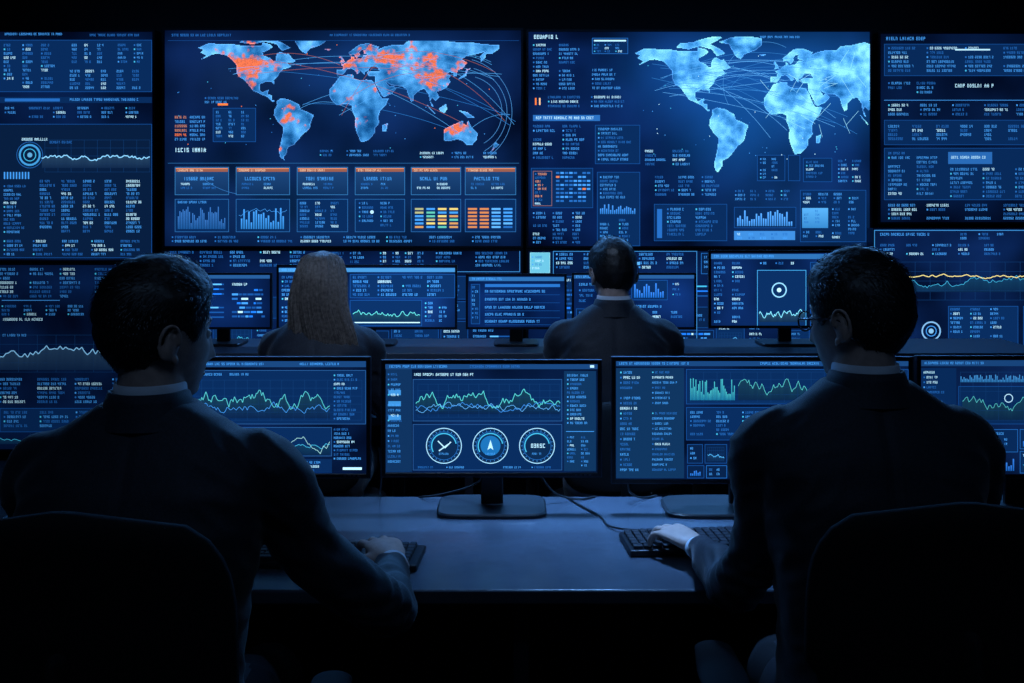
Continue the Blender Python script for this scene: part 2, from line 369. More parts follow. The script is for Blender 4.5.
# ------------------------------------------------------------ video wall
D=6.22
def hotL(x,y):
    v=-.3
    v+=.95*math.exp(-((x-240)/26)**2-((y-66)/14)**2)
    v+=.95*math.exp(-((x-378)/44)**2-((y-56)/11)**2)
    v+=.9*math.exp(-((x-440)/24)**2-((y-72)/14)**2)
    v+=.6*math.exp(-((x-285)/14)**2-((y-122)/8)**2)+.9*math.exp(-((x-458)/15)**2-((y-130)/9)**2)
    return v
def f_mapL(s):
    s.glow=[(380,75,80,38,(.003,.026,.10)),(245,75,45,30,(.004,.016,.06)),(350,200,160,50,(.001,.010,.03))]
    s.text(172,34,60,3,TD);s.text(330,34,80,2.6,TD); s.rect(168,40.5,519,40.8,LN)
    worldmap(s,344,.87,109,.93,168,520,41,166,hotL,1.25)
    for _ in range(26):
        a=random.choice([(240,70),(285,120),(360,60),(420,70),(460,130),(350,110)]);b=random.choice([(240,70),(300,110),(390,62),(440,85),(500,70),(335,75),(510,120)])
        netarc(s,a[0]+random.uniform(-12,12),a[1]+random.uniform(-8,8),b[0]+random.uniform(-9,6),b[1]+random.uniform(-12,12),random.uniform(8,30),random.choice([(.02,.16,.5),(.06,.3,.7),(.3,.10,.08)]))
    for k in range(3): s.arc(458+k*4,112,54-k*9,.4,(.06,.25,.6),-75,60,30)
    s.arc(250,120,75,.4,(.03,.16,.45),100,130); 
    for _ in range(60):
        x,y=random.uniform(175,515),random.uniform(45,155); s.rect(x-.4,y-.4,x+.4,y+.4,random.choice([T,CY,OR,TD]),5)
    for r in range(6):
        s.text(175,116+r*4.4,12,3,random.choice([OR,(.5,.2,.12),T]),True)
        s.text(190,116+r*4.4,16,3,T)
    s.box(213,108,256,142); s.rows(216,111,254,140,5,2.8,3,bullets=False)
    s.rows(205,97,250,106,5,2.8); s.rect(218,103.5,228,105.5,OR,5)
    s.text(175,148,32,4.2,TB); s.rows(420,152,515,161,5,2.6,3); s.rows(320,150,400,160,5,2.6,3)
    s.rect(168,163,519,163.4,(.02,.13,.35))
    xs=[(175,229),(236,290),(297,348),(355,405),(411,461),(465,516)]
    for a,b in xs:
        s.grad(a,167,b,195,(.010,.05,.16),(.004,.025,.09),1); s.frame(a,167,b,195,(.03,.18,.45)); s.rect(a+1,168.2,b-1,171.8,(.26,.09,.06),3); s.rect(a+1,168.2,b-1,168.9,(.75,.26,.12),4); s.text(a+3,169.3,(b-a)*.5,2.6,(.8,.5,.35))
        s.text(a+9,177,b-a-22,3.4,T);s.rows(a+6,183,b-4,193,4.8,2.6,2,bullets=False)
        s.box(a,199,b,232,(.02,.13,.38))
    s.bars(178,206,226,229,30,(.01,.09,.3)); s.text(178,201,30,2.8,T)
    s.bars(241,207,285,229,18,(.02,.18,.5)); s.graph(239,205,287,222,T,14,.5,fill=False)
    s.rows(300,202,346,231,4.8,2.8,3,bullets=False); s.rows(359,202,402,231,5.5,2.8,2); s.disc(372,212,1.8,TB)
    for r in range(6):
        for c in range(4):
            s.rect(415+c*11.5,208+r*3.6,423.5+c*11.5,210+r*3.6,random.choice([YE,(.4,.42,.2),(.1,.5,.4),T,(.6,.3,.1)]),4)
            s.rect(468+c*11.8,208+r*3.6,477+c*11.8,210+r*3.6,random.choice([T,TD,T,(.1,.4,.9)]) if c>1 else (.6,.22,.08),4)
    s.rows(172,236,515,246,5,2.8,8)
wall_screen(165,30.5,521,246,D,f_mapL,(.0026,.0105,.038))
def f_mapR(s):
    s.glow=[(810,85,80,50,(.005,.07,.26)),(695,75,65,42,(.004,.05,.21)),(730,140,50,40,(.002,.035,.13)),(800,215,80,40,(.002,.018,.06))]
    s.text(534,35,26,4,TB);s.rect(592,38,628,54,BX,1);s.frame(592,38,628,54,TD);s.rect(594,40,626,41.5,TB);s.rows(594,44,626,53,4,2.4,3);s.text(760,36,40,2.6,T)
    worldmap(s,778,.855,119,1.0,632,869,36,172,None,1.6)
    for _ in range(26):
        a=(random.uniform(650,730),random.uniform(60,100));b=(random.uniform(760,860),random.uniform(55,140)); netarc(s,*a,*b,random.uniform(0,30),random.choice([(.03,.2,.55),(.1,.4,.85)]),.3)
    for _ in range(26):
        a=(random.uniform(768,862),random.uniform(60,125));s.line([a,(min(866,max(760,a[0]+random.uniform(-22,22))),a[1]+random.uniform(-20,20))],.3,(.3,.75,1.),5)
    s.arc(765,84,42,.35,(.05,.25,.6),150,300)
    for _ in range(60):
        x,y=random.uniform(640,865),random.uniform(45,160); s.rect(x-.4,y-.4,x+.4,y+.4,random.choice([T,CY,TB,TD]),6)
    s.rows(533,44,585,92,5.4,2.8,2); s.rect(535,98,536.5,105,OR);s.rect(539,98,540.5,105,(.8,.5,.3))
    s.rows(592,60,634,92,5.6,2.8,1); s.rows(548,96,634,110,5.6,2.8,2)
    s.rect(533,115,600,121,(.02,.13,.42),2);s.text(536,116.6,58,3.2,TB);s.rows(533,125,592,162,5.6,3,2)
    s.box(595,125,640,164);s.rows(598,128,638,162,5.4,2.8); s.rows(645,150,700,170,5.4,2.8,2)
    s.box(531,168,593,208)
    for r in range(8):
        for c in range(8):
            if random.random()<.8: s.rect(556+c*4.4,172+r*4,559.4+c*4.4,173.9+r*4,random.choice([T,TD,(.7,.2,.08) if r in(1,4) else TD,TD]),4)
    s.rows(535,173,551,206,4.6,2.6,1,(.7,.3,.15)); s.frame(533,171,552,206,(.25,.12,.12))
    s.box(597,172,640,246);s.rows(600,176,638,200,5,2.8);s.bars(600,204,636,214,18,(.02,.16,.5));s.rows(600,219,638,243,5,2.8,2)
    s.rows(533,212,592,245,5.2,2.8,3)
    s.rows(655,176,725,200,5.4,2.8,3); s.box(654,204,727,241); s.rect(657,209,662,238,TD,3);s.rows(667,208,724,239,5.2,3,2)
    s.box(734,207,796,228);s.bars(737,210,793,226,24,(.04,.22,.6));s.rect(734,231,795,240,(.04,.22,.6),2);s.rows(737,233,794,240,4.8,2.8,5)
    s.box(757,155,785,181);s.box(788,155,800,181);s.rows(760,158,783,180,4.6,2.6,2);s.box(803,158,832,182);s.rows(806,161,830,180,4.6,2.6)
    s.box(800,190,866,242);s.grad(802,208,828,228,(.08,.36,.75),(.03,.2,.5),2);s.rows(804,210,826,227,4.6,2.6,2,LN,False);s.rows(803,193,864,206,5,2.8,4);s.rows(832,208,864,240,5,2.8,2);s.rows(803,231,828,240,5,2.8,2);s.rows(838,160,866,186,5,2.6,2)
    s.rows(735,190,796,204,5,2.6,4)
wall_screen(528.5,32,869.5,246,D,f_mapR,(.0024,.0115,.046))
def f_L1(s):
    s.glow=[(90,200,60,45,(.002,.012,.04))]
    s.text(5,33,60,2.8,T);s.text(90,34,50,2.8,TD)
    s.box(-55,40,152,92);s.rows(4,44,60,90,5.2,3,3);s.rows(72,44,110,66,5.2,3,3,bullets=False);s.rows(70,70,148,90,5.2,3,5,bullets=False);s.rows(118,44,150,64,5.2,2.8,2);s.rows(-50,44,0,90,5.4,3,2)
    s.rect(-55,97,152,103,BX,1);s.rect(5,98.5,60,101.5,TD,2);s.text(70,98.4,70,3,T)
    s.rows(5,107,150,120,5.4,2.8,6)
    s.box(-55,124,152,258,LN,(.002,.011,.042))
    s.arc(30,155,10,2.0,(.05,.3,.65));s.arc(30,155,6,.8,CY);s.arc(30,155,13,.5,TD);s.disc(30,155,2.5,(.1,.35,.6));s.text(22,138,26,3.2,TB)
    s.grid(45,140,150,172);s.graph(42,148,150,168,(.25,.65,1.),46,1.4,fill=True,amp=.7)
    s.rows(50,141,90,145,5,3)
    s.rows(40,180,148,236,5.2,3,5,bullets=False)
    s.rows(4,185,36,236,5.2,2.8)
    for i in range(9): s.rect(4+i*3,172,5.4+i*3,179,T)
    s.rows(-50,130,-4,250,6,3,2); s.rows(4,240,150,256,5.4,2.8,5)
def f_L2(s):
    s.rows(0,268,90,300,5.6,3,3);s.rows(95,268,150,330,5.6,3,2);s.rect(2,300,60,300.6,T)
    s.text(3,318,40,3.2,TB);s.grid(0,335,150,372);s.graph(-40,340,150,370,(.25,.62,1.),44,1.3)
    s.rows(2,305,90,316,5,2.8,4)
    s.text(3,334,24,2.8,T);s.rows(0,378,150,404,5.6,3,4);s.box(0,408,150,432);s.rows(4,411,148,430,5.6,3,4);s.graph(0,433,150,444,CY,40)
    s.rows(-55,270,-4,440,6,3,2)
wall_screen(-62,32,153,260,D,f_L1,(.0016,.0078,.028),gain=.92)
wall_screen(-62,265,153,449,D,f_L2,(.0012,.0058,.020),gain=.52)
def f_R1(s):
    s.text(886,37,40,3.4,T);s.box(884,44,1085,76);s.rows(888,47,1080,74,5.6,3,5);s.rect(955,49,990,50.5,TB);s.text(955,84,40,3.6,TB);s.rows(888,82,945,96,5.6,3,2)
    s.rect(884,100,1085,100.5,T);s.rows(888,104,1080,116,5.6,3,6)
    s.box(884,120,1085,145);s.rows(888,125,1080,144,5.2,3.2,8,bullets=False)
    s.box(884,148,1085,200);s.rows(888,152,945,198,5.6,3,2);s.rect(948,152,992,164,(.02,.13,.42),2);s.text(951,156,36,3.2,TB);s.rows(950,168,1080,198,5.6,3,4)
    s.rows(888,204,1080,222,5.4,3,5)
wall_screen(880,34,1087,222,D,f_R1,(.0015,.007,.024),gain=.85)
def f_R2(s):
    s.text(880,233,50,3.2,T);s.frame(874,230,1085,350,(.04,.25,.6),.7);s.rows(960,233,1015,240,5,2.8,3)
    s.grid(900,262,1080,300,12,4);s.graph(905,268,1080,284,(.80,.68,.25),60,1.2,fill=False,amp=.5);s.graph(905,272,1080,292,CY,60,.6)
    s.rows(878,262,900,300,5.2,2.6);s.rows(880,244,1010,256,5.4,2.8,5)
    s.arc(931,331,9,1.4,(.2,.45,.75));s.arc(931,331,5,.8,T);s.disc(931,331,2.5,(.2,.45,.7));s.rows(878,310,918,348,5.4,2.8,2);s.rows(950,308,1010,348,5.6,2.8,3);s.box(948,306,1018,349)
    s.dash(1022,305,1083,348)
wall_screen(873.5,229,1086,351,D-.1,f_R2,(.0030,.0135,.048),rim=M_RIM,bez=.9)
def f_B1(s):
    s.rows(170,251,320,270,5.4,3,5); s.frame(321,249,520,272,(.04,.22,.55),.6)
    s.rows(325,252,375,270,5.4,2.8,2);s.rows(380,252,430,270,5,2.8,4);s.rows(436,252,515,270,5,2.8,2);s.dash(167,275,519,352)
def f_B2(s):
    s.rect(530,252.5,550,273,(.12,.45,.62),3);s.frame(530,252.5,550,273,(.3,.7,.85),.6);s.rows(532,256,548,271,4.6,2.6,1,TB)
    s.frame(553,251,697,350,(.04,.24,.6),.6);s.rows(556,253,694,271,5.4,3,5);s.rect(594,262,640,265,(.1,.4,.8));s.dash(555,275,868,348)
    s.dash(700,252,868,275)
wall_screen(165,251,521,356,D,f_B1,(.002,.0095,.036)); wall_screen(528.5,251,869.5,356,D,f_B2,(.002,.0095,.036))

# ------------------------------------------------------------ monitors
def monitor(x0,y0,x1,y1,d,fn,zsup,yaw=0.,base=(.0026,.0112,.038),bw=.29,bd=.19,gain=1.,name='computer_monitor',bez=4.,neckx=0.,rim=True):
    s=Scr(x0,y0,x1,y1,d); c=px2w(s.cx,s.cy,d); e=empty(name,c,yaw); fn(s); s.build(e,base,gain=gain)
    W=(x1-x0)*s.s;H=(y1-y0)*s.s;b=bez*s.s
    m=MB(); m.box((0,.012,0),(W+2*b,.02,H+2*b)); m.obj('screen_chassis',M_BEZ,e,bevel=.004)
    m=MB()
    for sx in(-1,1): m.box((sx*(W/2+b/2),-.001,0),(b,.008,H+2*b))
    m.box((0,-.001,H/2+b/2),(W,.008,b)); m.box((0,-.001,-(H/2+b/2)),(W,.008,b)); m.obj('front_bezel',M_BEZ,e,smooth=False,bevel=.001,bseg=1)
    if rim:
        m=MB();t=.0022
        for sx in(-1,1): m.box((sx*(W/2+b),.0,0),(t,.011,H+2*b+t))
        for sz in(-1,1): m.box((0,0,sz*(H/2+b)),(W+2*b,.011,t))
        m.obj('bezel_trim',M_RIM,e,smooth=False)
    m=MB(); m.box((0,.036,-.01),(W*.55,.035,H*.6)); m.obj('rear_housing',M_PLAST,e,bevel=.012)
    zb=zsup-c[2]
    m=MB(); m.box((neckx,.075,(zb+.01)/2-.02),(.06,.02,abs(zb)-.02)); m.box((neckx,.06,-.02),(.05,.04,.07)); m.obj('stand_neck',M_PLAST,e,bevel=.005)
    m=MB(); 
    R=[]
    for z,k in((0.0,1.),(.008,1.),(.012,.97)):
        R.append([(neckx+bw/2*k*math.copysign(abs(math.cos(a))**.35,math.cos(a)),.06+bd/2*k*math.copysign(abs(math.sin(a))**.35,math.sin(a)),zb+.0005+z) for a in [2*math.pi*i/48+.001 for i in range(48)]])
    m.loft(R); m.obj('stand_base',M_PLAST,e,smooth=False)
    m=MB(); 
    for i in range(4): m.box((W/2-.02-i*.012,-.006,-(H/2+b/2)),(.006,.002,.003))
    m.obj('control_buttons',M_RIM,e,smooth=False)
    return e
DZ=.74
def gauge(s,x,y,r,k):
    s.disc(x,y,r,(.003,.020,.07),36,2); s.arc(x,y,r,.8,(.35,.7,.95),0,360,40); s.arc(x,y,r-3.5,.5,TD); s.arc(x,y,r-5.2,1.1,CY,150,150+200)
    for i in range(24):
        a=i*math.pi/12; s.line([(x+(r-1.5)*math.cos(a),y+(r-1.5)*math.sin(a)),(x+(r-3)*math.cos(a),y+(r-3)*math.sin(a))],.4,T,5)
    if k==0: s.line([(x-6,y-5),(x+1,y+2),(x+7,y-4)],1.1,TB,6);s.line([(x-5,y+5),(x+5,y-2)],1.1,TB,6)
    elif k==1: s.disc(x,y,10,(.01,.14,.4),30,3); s.quad([(x,y-6),(x-3,y+4),(x,y+2),(x+3,y+4)],TB,6)
    else: s.text(x-6,y-2.2,15,4.2,TB,l=6)
    s.text(x-5,y+7,10,2.4,T)
def f_C(s):
    s.glow=[(490,430,90,40,(.001,.008,.03))]
    s.rect(385.5,364,597.5,369,(.008,.05,.17),2); s.text(389,365,60,3,T); s.text(470,365,50,3,TD); s.rect(590,365,594,367.5,TB,4)
    s.rect(386,369,412,472,(.004,.026,.09),1); s.rows(388,373,411,470,6.4,2.8,1); s.text(414,373,60,3.2,TB)
    for yy in(372,383,397): s.rect(388.5,yy+18,401,yy+23,(.04,.24,.6),3)
    s.box(413,379,562,421,(.02,.1,.3)); s.grid(418,384,560,417,14,5)
    s.graph(416,398,560,414,(.04,.26,.8),60,.7);s.graph(416,386,560,412,(.08,.58,.60),60,1.,fill=True,amp=1.3);s.graph(416,400,560,417,(.10,.40,.85),60,.7,False)
    s.box(413,424,562,470,(.02,.09,.28))
    for k,x in enumerate((444,490.5,537)): gauge(s,x,445.5,17.5,k)
    s.rows(418,466,560,470,5,2.4,5)
    s.rect(564,371,596,471,(.004,.028,.09),1); s.rows(567,374,595,428,5.4,2.8,1); s.rows(567,436,595,470,5,2.6,2);s.rect(566,431,594,431.6,T)
monitor(385.5,364,597.5,472.5,2.62,f_C,DZ,0)
def f_Lm(s):
    s.rect(152,361,366,367,(.008,.05,.17),2);s.text(300,362.5,40,3,T);s.text(205,362.5,60,3,T)
    s.box(152,370,366,424,(.02,.1,.3));s.grid(156,380,362,420,18,5);s.graph(156,384,330,414,(.08,.52,.58),80,.9,amp=1.2);s.graph(156,396,330,418,(.05,.28,.8),70,.7);s.rows(334,374,365,422,5.4,2.8)
    s.box(152,427,332,456,(.02,.1,.3));s.graph(156,432,330,454,(.3,.62,.65),70,.7,False);s.graph(156,436,330,455,CY,60,.7);s.rows(334,428,365,464,5.2,2.8,1)
    s.rect(152,459,332,473,BX,1);s.rows(155,461,330,473,5,2.8,7);s.rect(343,467,362,469.5,TB,4)
    s.rows(200,373,260,378,5,2.8,2)
monitor(152,361,366.5,473.5,2.62,f_Lm,DZ,math.radians(0))
def f_Rm(s):
    s.rect(616,361,908,366,(.008,.05,.17),2);s.text(619,362,70,3,T);s.text(760,362,60,3,T)
    s.rect(616,368,684,478,(.004,.028,.09),1);s.rows(620,371,648,476,6.4,3,1);s.rows(652,371,682,476,6.4,2.6,1)
    s.box(686,369,908,404);s.bars(690,378,735,400,34,(.01,.2,.36),(.06,.5,.55));s.graph(738,376,905,400,GR,80,.7,amp=1.3);s.grid(690,372,905,402,16,4)
    s.box(686,407,770,440);s.rows(690,411,768,438,5.4,2.8,3);s.box(773,407,908,440);s.rows(776,411,905,438,5.6,2.8,4)
    s.dash(686,443,908,479,26)
monitor(615.5,361,908,479,2.62,f_Rm,DZ,0,bw=.42,neckx=-.04)
def f_R3(s):
    s.rect(921,360,1138,366,(.008,.05,.17),2);s.text(924,361.6,60,3,T)
    s.rect(921,368,956,474,BX,1);s.rows(923,371,955,472,6.2,2.8);s.grid(960,372,1138,420,14,5);s.bars(960,374,1050,382,60,(.02,.16,.4));s.box(958,386,1138,424);s.graph(962,390,1135,420,GR,70,.7)
    s.dash(958,428,1138,474,30);s.arc(1008,398,4,.8,TB)
monitor(920.5,360,1138,474,2.62,f_R3,DZ,0,gain=.85)
# middle row
ZS=.945; DM=4.45
def dashf(x0,y0,x1,y1,extra=None):
    def f(s):
        s.rect(x0,y0,x1,y0+3.5,(.015,.08,.24),2);s.text(x0+2,y0+.6,(x1-x0)*.4,2.6,T)
        s.dash(x0+1,y0+4,x1-1,y1-1,28)
    return f
monitor(168,275,270,327,DM,dashf(168,275,270,327),ZS,0,bw=.2,bez=2,base=(.003,.016,.062),gain=1.1)
def f_m2(s):
    s.rect(279,268,455,272,(.04,.2,.46),2);s.text(282,268.6,60,2.8,T);s.rows(282,276,346,325,5.4,2.8,2)
    s.box(350,274,455,298);s.rows(353,276,452,297,5.4,3,4);s.box(350,300,422,326);s.graph(353,303,420,322,(.1,.6,.62),30,.9);s.rows(425,302,453,325,5.4,2.8,2);s.rect(353,322,420,323,TB)
monitor(279,267,455,327,DM,f_m2,ZS,0,bw=.25,bez=2,base=(.005,.028,.10),gain=1.3)
def f_m4(s):
    s.rect(469,277,564,281,(.02,.12,.34),2);s.text(472,277.6,30,2.8,T);s.box(471,284,480,324);s.rows(472,286,479,323,5.4,2.8)
    for k,(a,b) in enumerate(((290,60),(298,46),(306,62),(313,40),(320,56))): s.text(485,a,b,3,T); s.rect(485,a+4.6,560,a+4.9,LN)
    s.rect(485,284,560,287,TD)
monitor(468,276,564.5,327,DM,f_m4,ZS,0,bw=.2,bez=2,base=(.004,.025,.10),gain=1.1)
monitor(574,275,694,327,DM,dashf(574,275,694,327),ZS,0,bw=.2,bez=2,base=(.004,.022,.085),gain=1.15)
def f_m6(s):
    s.rect(711,254,867,259,(.02,.12,.34),2);s.text(714,255,60,3,T)
    s.rows(714,262,750,325,5.6,2.8,2);s.box(757,270,806,326,(.05,.35,.75));s.arc(779,290,7,1.2,(.25,.6,.85));s.disc(779,290,2.2,TB);s.graph(759,302,805,322,(.2,.7,.9),30,.9);s.rows(760,262,806,268,5,2.8,3)
    s.box(810,262,866,290);s.rows(813,265,864,289,5.6,2.8,3);s.box(810,293,866,326);s.bars(813,299,864,323,20,(.01,.12,.45))
monitor(711,253,867,325.5,DM,f_m6,ZS,0,bw=.25,bez=2.5,base=(.004,.022,.082),gain=1.15)

# ------------------------------------------------------------ desks
def desk(name,xa,xb,ya,yb,ztop,mt,modesty,panels,th=.032,shelf=None):
    e=empty(name,((xa+xb)/2,(ya+yb)/2,0)); cx,cy=(xa+xb)/2,(ya+yb)/2; W,Dp=xb-xa,yb-ya
    b=MB();b.box((0,0,ztop-th/2),(W,Dp,th));b.obj('desk_top',mt,e,bevel=.006)
    b=MB()
    for x in panels:
        b.box((x-cx,.02,(ztop-th)/2),(.035,Dp-.12,ztop-th-.001))
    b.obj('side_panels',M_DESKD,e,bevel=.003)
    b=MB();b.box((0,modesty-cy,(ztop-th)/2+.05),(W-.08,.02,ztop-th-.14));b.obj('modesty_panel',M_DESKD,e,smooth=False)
    b=MB();b.box((0,Dp/2-.06,ztop-th-.05),(W-.2,.1,.02));b.obj('cable_tray',M_PLAST,e,smooth=False)
    if shelf:
        y0,y1,z=shelf; b=MB(); b.box((0,(y0+y1)/2-cy,z-.018),(W,y1-y0,.036)); b.obj('monitor_shelf',M_SHELF,e,bevel=.005)
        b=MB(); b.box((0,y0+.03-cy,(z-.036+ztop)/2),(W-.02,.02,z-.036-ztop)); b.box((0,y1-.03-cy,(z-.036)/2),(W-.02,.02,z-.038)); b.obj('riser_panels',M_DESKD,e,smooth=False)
    return e
desk('control_desk',-1.33,1.95,2.10,2.80,DZ,M_DESK,2.70,(-1.29,.02,1.90))
desk('control_desk',-1.53,2.3,3.88,4.3,.74,M_DESK,4.5,(-1.49,-.17,2.26),shelf=(4.22,4.72,ZS))

# ------------------------------------------------------------ keyboards, cables
def keyboard(loc,rz,name='computer_keyboard'):
    e=empty(name,loc,rz)
    b=MB();b.box((0,0,.008),(.44,.14,.016));b.obj('keyboard_base',M_PLAST,e,bevel=.005)
    b=MB()
    for r in range(6):
        x=-.21
        y=.056-r*.0215
        if r==5: ws=[.022,.018,.022,.11,.02,.02,.02]
        else: ws=[.0165]*15
        for w in ws:
            if x+w>.118: break
            b.box((x+w/2,y,.0195),(w,.0165,.009)); x+=w+.0028
        x=.125
        for k in range(4): b.box((x+.0085,y,.0195),(.0165,.0165,.009)); x+=.0195
    b.obj('keys',M_KEY,e,smooth=False,bevel=.0015,bseg=1)
    return e
keyboard((-.425,2.285,DZ+.0005),math.radians(-4))
keyboard((.485,2.385,DZ+.0005),math.radians(5))
keyboard((-.70,4.03,.7405),0); keyboard((.37,4.03,.7405),0)
def mouse(loc,rz):
    e=empty('computer_mouse',loc,rz); m=MB(); m.ell((0,0,.010),(.03,.052,.024)); o=m.obj('mouse_shell',M_PLAST,e)
    for v in o.data.vertices: v.co.z=max(0.0008,v.co.z)
    m=MB(); m.tube([(0,.028,.033),(0,.04,.027)],[.0035,.0035],8); m.obj('scroll_wheel',M_RIM,e)
mouse((.93,2.33,DZ),0); mouse((-1.02,2.33,DZ),0); mouse((.68,4.03,.74),0); mouse((-.38,4.03,.74),0)
def cable(name,pts,r=.0028):
    cu=bpy.data.curves.new(name,'CURVE'); cu.dimensions='3D'; cu.bevel_depth=r; cu.bevel_resolution=2
    sp=cu.splines.new('NURBS'); sp.points.add(len(pts)-1); sp.use_endpoint_u=True; sp.order_u=4
    for p,q in zip(sp.points,pts): p.co=(*q,1)
    cu.materials.append(M_CABLE); return cu
ec=empty('monitor_cables',(0,2.7,DZ))
def C(pts): link(bpy.data.objects.new('cable',cable('cable',[(x,y-2.7,z-DZ) for x,y,z in pts])),ec)
C([(-.02,2.68,.93),(-.06,2.72,.80),(-.16,2.76,.765),(-.24,2.76,.744),(-.28,2.81,.742),(-.30,2.84,.6)])
C([(.04,2.68,.93),(.08,2.72,.78),(.16,2.74,.744),(.22,2.77,.744),(.26,2.82,.742),(.27,2.84,.55)])
C([(.31,2.45,.755),(.23,2.50,.744),(.25,2.58,.744),(.2,2.66,.744),(.16,2.76,.744),(.14,2.82,.742),(.14,2.84,.6)])
C([(-.36,2.70,.90),(-.35,2.74,.79),(-.38,2.77,.75),(-.36,2.82,.742),(-.36,2.84,.6)])
C([(.36,2.70,.92),(.30,2.72,.8),(.33,2.75,.744),(.40,2.78,.744),(.42,2.83,.742),(.42,2.84,.6)])

# ------------------------------------------------------------ chairs
def chair(x,y,top,rz=0.,w=.46,name='office_chair',seat=.5):
    e=empty(name,(x,y,0),rz)
    b=MB(); nz=22; nx=26; bot=.60; H=top-bot
    rings=[]
    for j in range(nz+1):
        v=-1+2*j/nz; z=(top+bot)/2+v*H/2
        wv=(max(0,1-abs(v)**5))**(1/3.2); hw=(w/2)*wv*(.93+.07*v if v<0 else 1-.03*v*v)
        hw=max(hw,.02); r=[]
        for k in range(nx):
            a=2*math.pi*k/nx; ca,sa=math.cos(a),math.sin(a)
            px=hw*math.copysign(abs(ca)**.55,ca); th=.022*(.35+.65*wv)
            py=th*math.copysign(abs(sa)**.8,sa)
            py+=-.30+.45*px*px*1.4-.05*(z-.85)**2-.12*max(0,z-1.0)+ -.02*math.sin((z-.6)*5)
            r.append((px,py,z))
        rings.append(r)
    b.loft(rings); b.obj('backrest',M_CHAIR,e)
    b=MB(); b.tube([(0,-.33,top-.2),(0,-.345,.75),(0,-.30,.52),(0,-.12,.43)],[(.035,.014),(.04,.016),(.035,.016),(.03,.014)],16,ref=(1,0,0)); b.obj('back_support',M_CHAIR,e)
    b=MB(); rings=[]
    for z,k in((.415,.86),(.43,.97),(.46,1.),(.485,.98),(.498,.9),(.5,.7)):
        rings.append([(.245*k*math.copysign(abs(math.cos(a))**.55,math.cos(a)),.02+.24*k*math.copysign(abs(math.sin(a))**.55,math.sin(a)),z) for a in [2*math.pi*i/40 for i in range(40)]])
    b.loft(rings); b.obj('seat_cushion',M_CHAIR,e)
    b=MB()
    for sx in(-1,1):
        b.tube([(sx*.12,.0,.41),(sx*.27,-.0,.42),(sx*.295,-.01,.52),(sx*.295,-.01,.665)],[(.022,.012)]*4,12,ref=(0,1,0))
        b.tube([(sx*.29,-.13,.682),(sx*.292,0,.69),(sx*.285,.13,.688)],[(.036,.014),(.045,.016),(.036,.014)],20)
    b.obj('armrests',M_CHAIR,e)
    b=MB(); b.tube([(0,0,.41),(0,0,.25)],[.03,.03],16,cap=False); b.tube([(0,0,.27),(0,0,.1)],[.024,.024],16,cap=False); b.box((0,0,.405),(.2,.24,.03)); b.obj('gas_column',M_METAL,e)
    b=MB()
    for i in range(5):
        a=2*math.pi*i/5+.3; c,s_=math.cos(a),math.sin(a)
        b.tube([(0,0,.115),(c*.15,s_*.15,.105),(c*.3,s_*.3,.075)],[(.03,.02),(.024,.016),(.018,.012)],12)
        b.tube([(c*.3-s_*.02,s_*.3+c*.02,.028),(c*.3+s_*.02,s_*.3-c*.02,.028)],[.027,.027],16,sub=2,cap=False)
    b.obj('star_base',M_PLAST,e); return e

# ------------------------------------------------------------ people
def headpt(d,female=False):
    x,y,z=d; X=x*.0765;Y=y*.098;Z=z*.118
    if z<0:
        t=-z; X*=1-.27*t**1.4
        if y>0: Y*=1-.05*t
        else: Y*=1-.42*t
        Y+=.042*t**2.2
    else:
        Y*=1.0+(.04*z if y<0 else -.03*z); X*=1+.04*math.sin(z*3)
    w=ss(.02,.07,Y)
    if w>0:
        t=(.022-Z)/.062
        if 0<t: 
            if t<=1: bump=.025*t**1.3
            else: bump=.025*math.exp(-((t-1)/.14)**2)
            wd=.0085+.006*min(t,1.2); Y+=w*bump*math.exp(-(X/wd)**2)
        Y+=w*.005*math.exp(-((Z-.026)/.009)**2)*math.exp(-(X/.045)**2)
        for sx in(-1,1): Y-=w*.011*math.exp(-((X-sx*.031)/.016)**2-((Z-.004)/.012)**2); Y+=w*.003*math.exp(-((X-sx*.042)/.016)**2-((Z+.025)/.016)**2)
        Y+=w*.006*math.exp(-(X/.022)**2)*(math.exp(-((Z+.060)/.006)**2)+.9*math.exp(-((Z+.073)/.006)**2))
        Y+=w*.009*math.exp(-(X/.02)**2-((Z+.103)/.012)**2)
    return Vector((X,Y,Z))
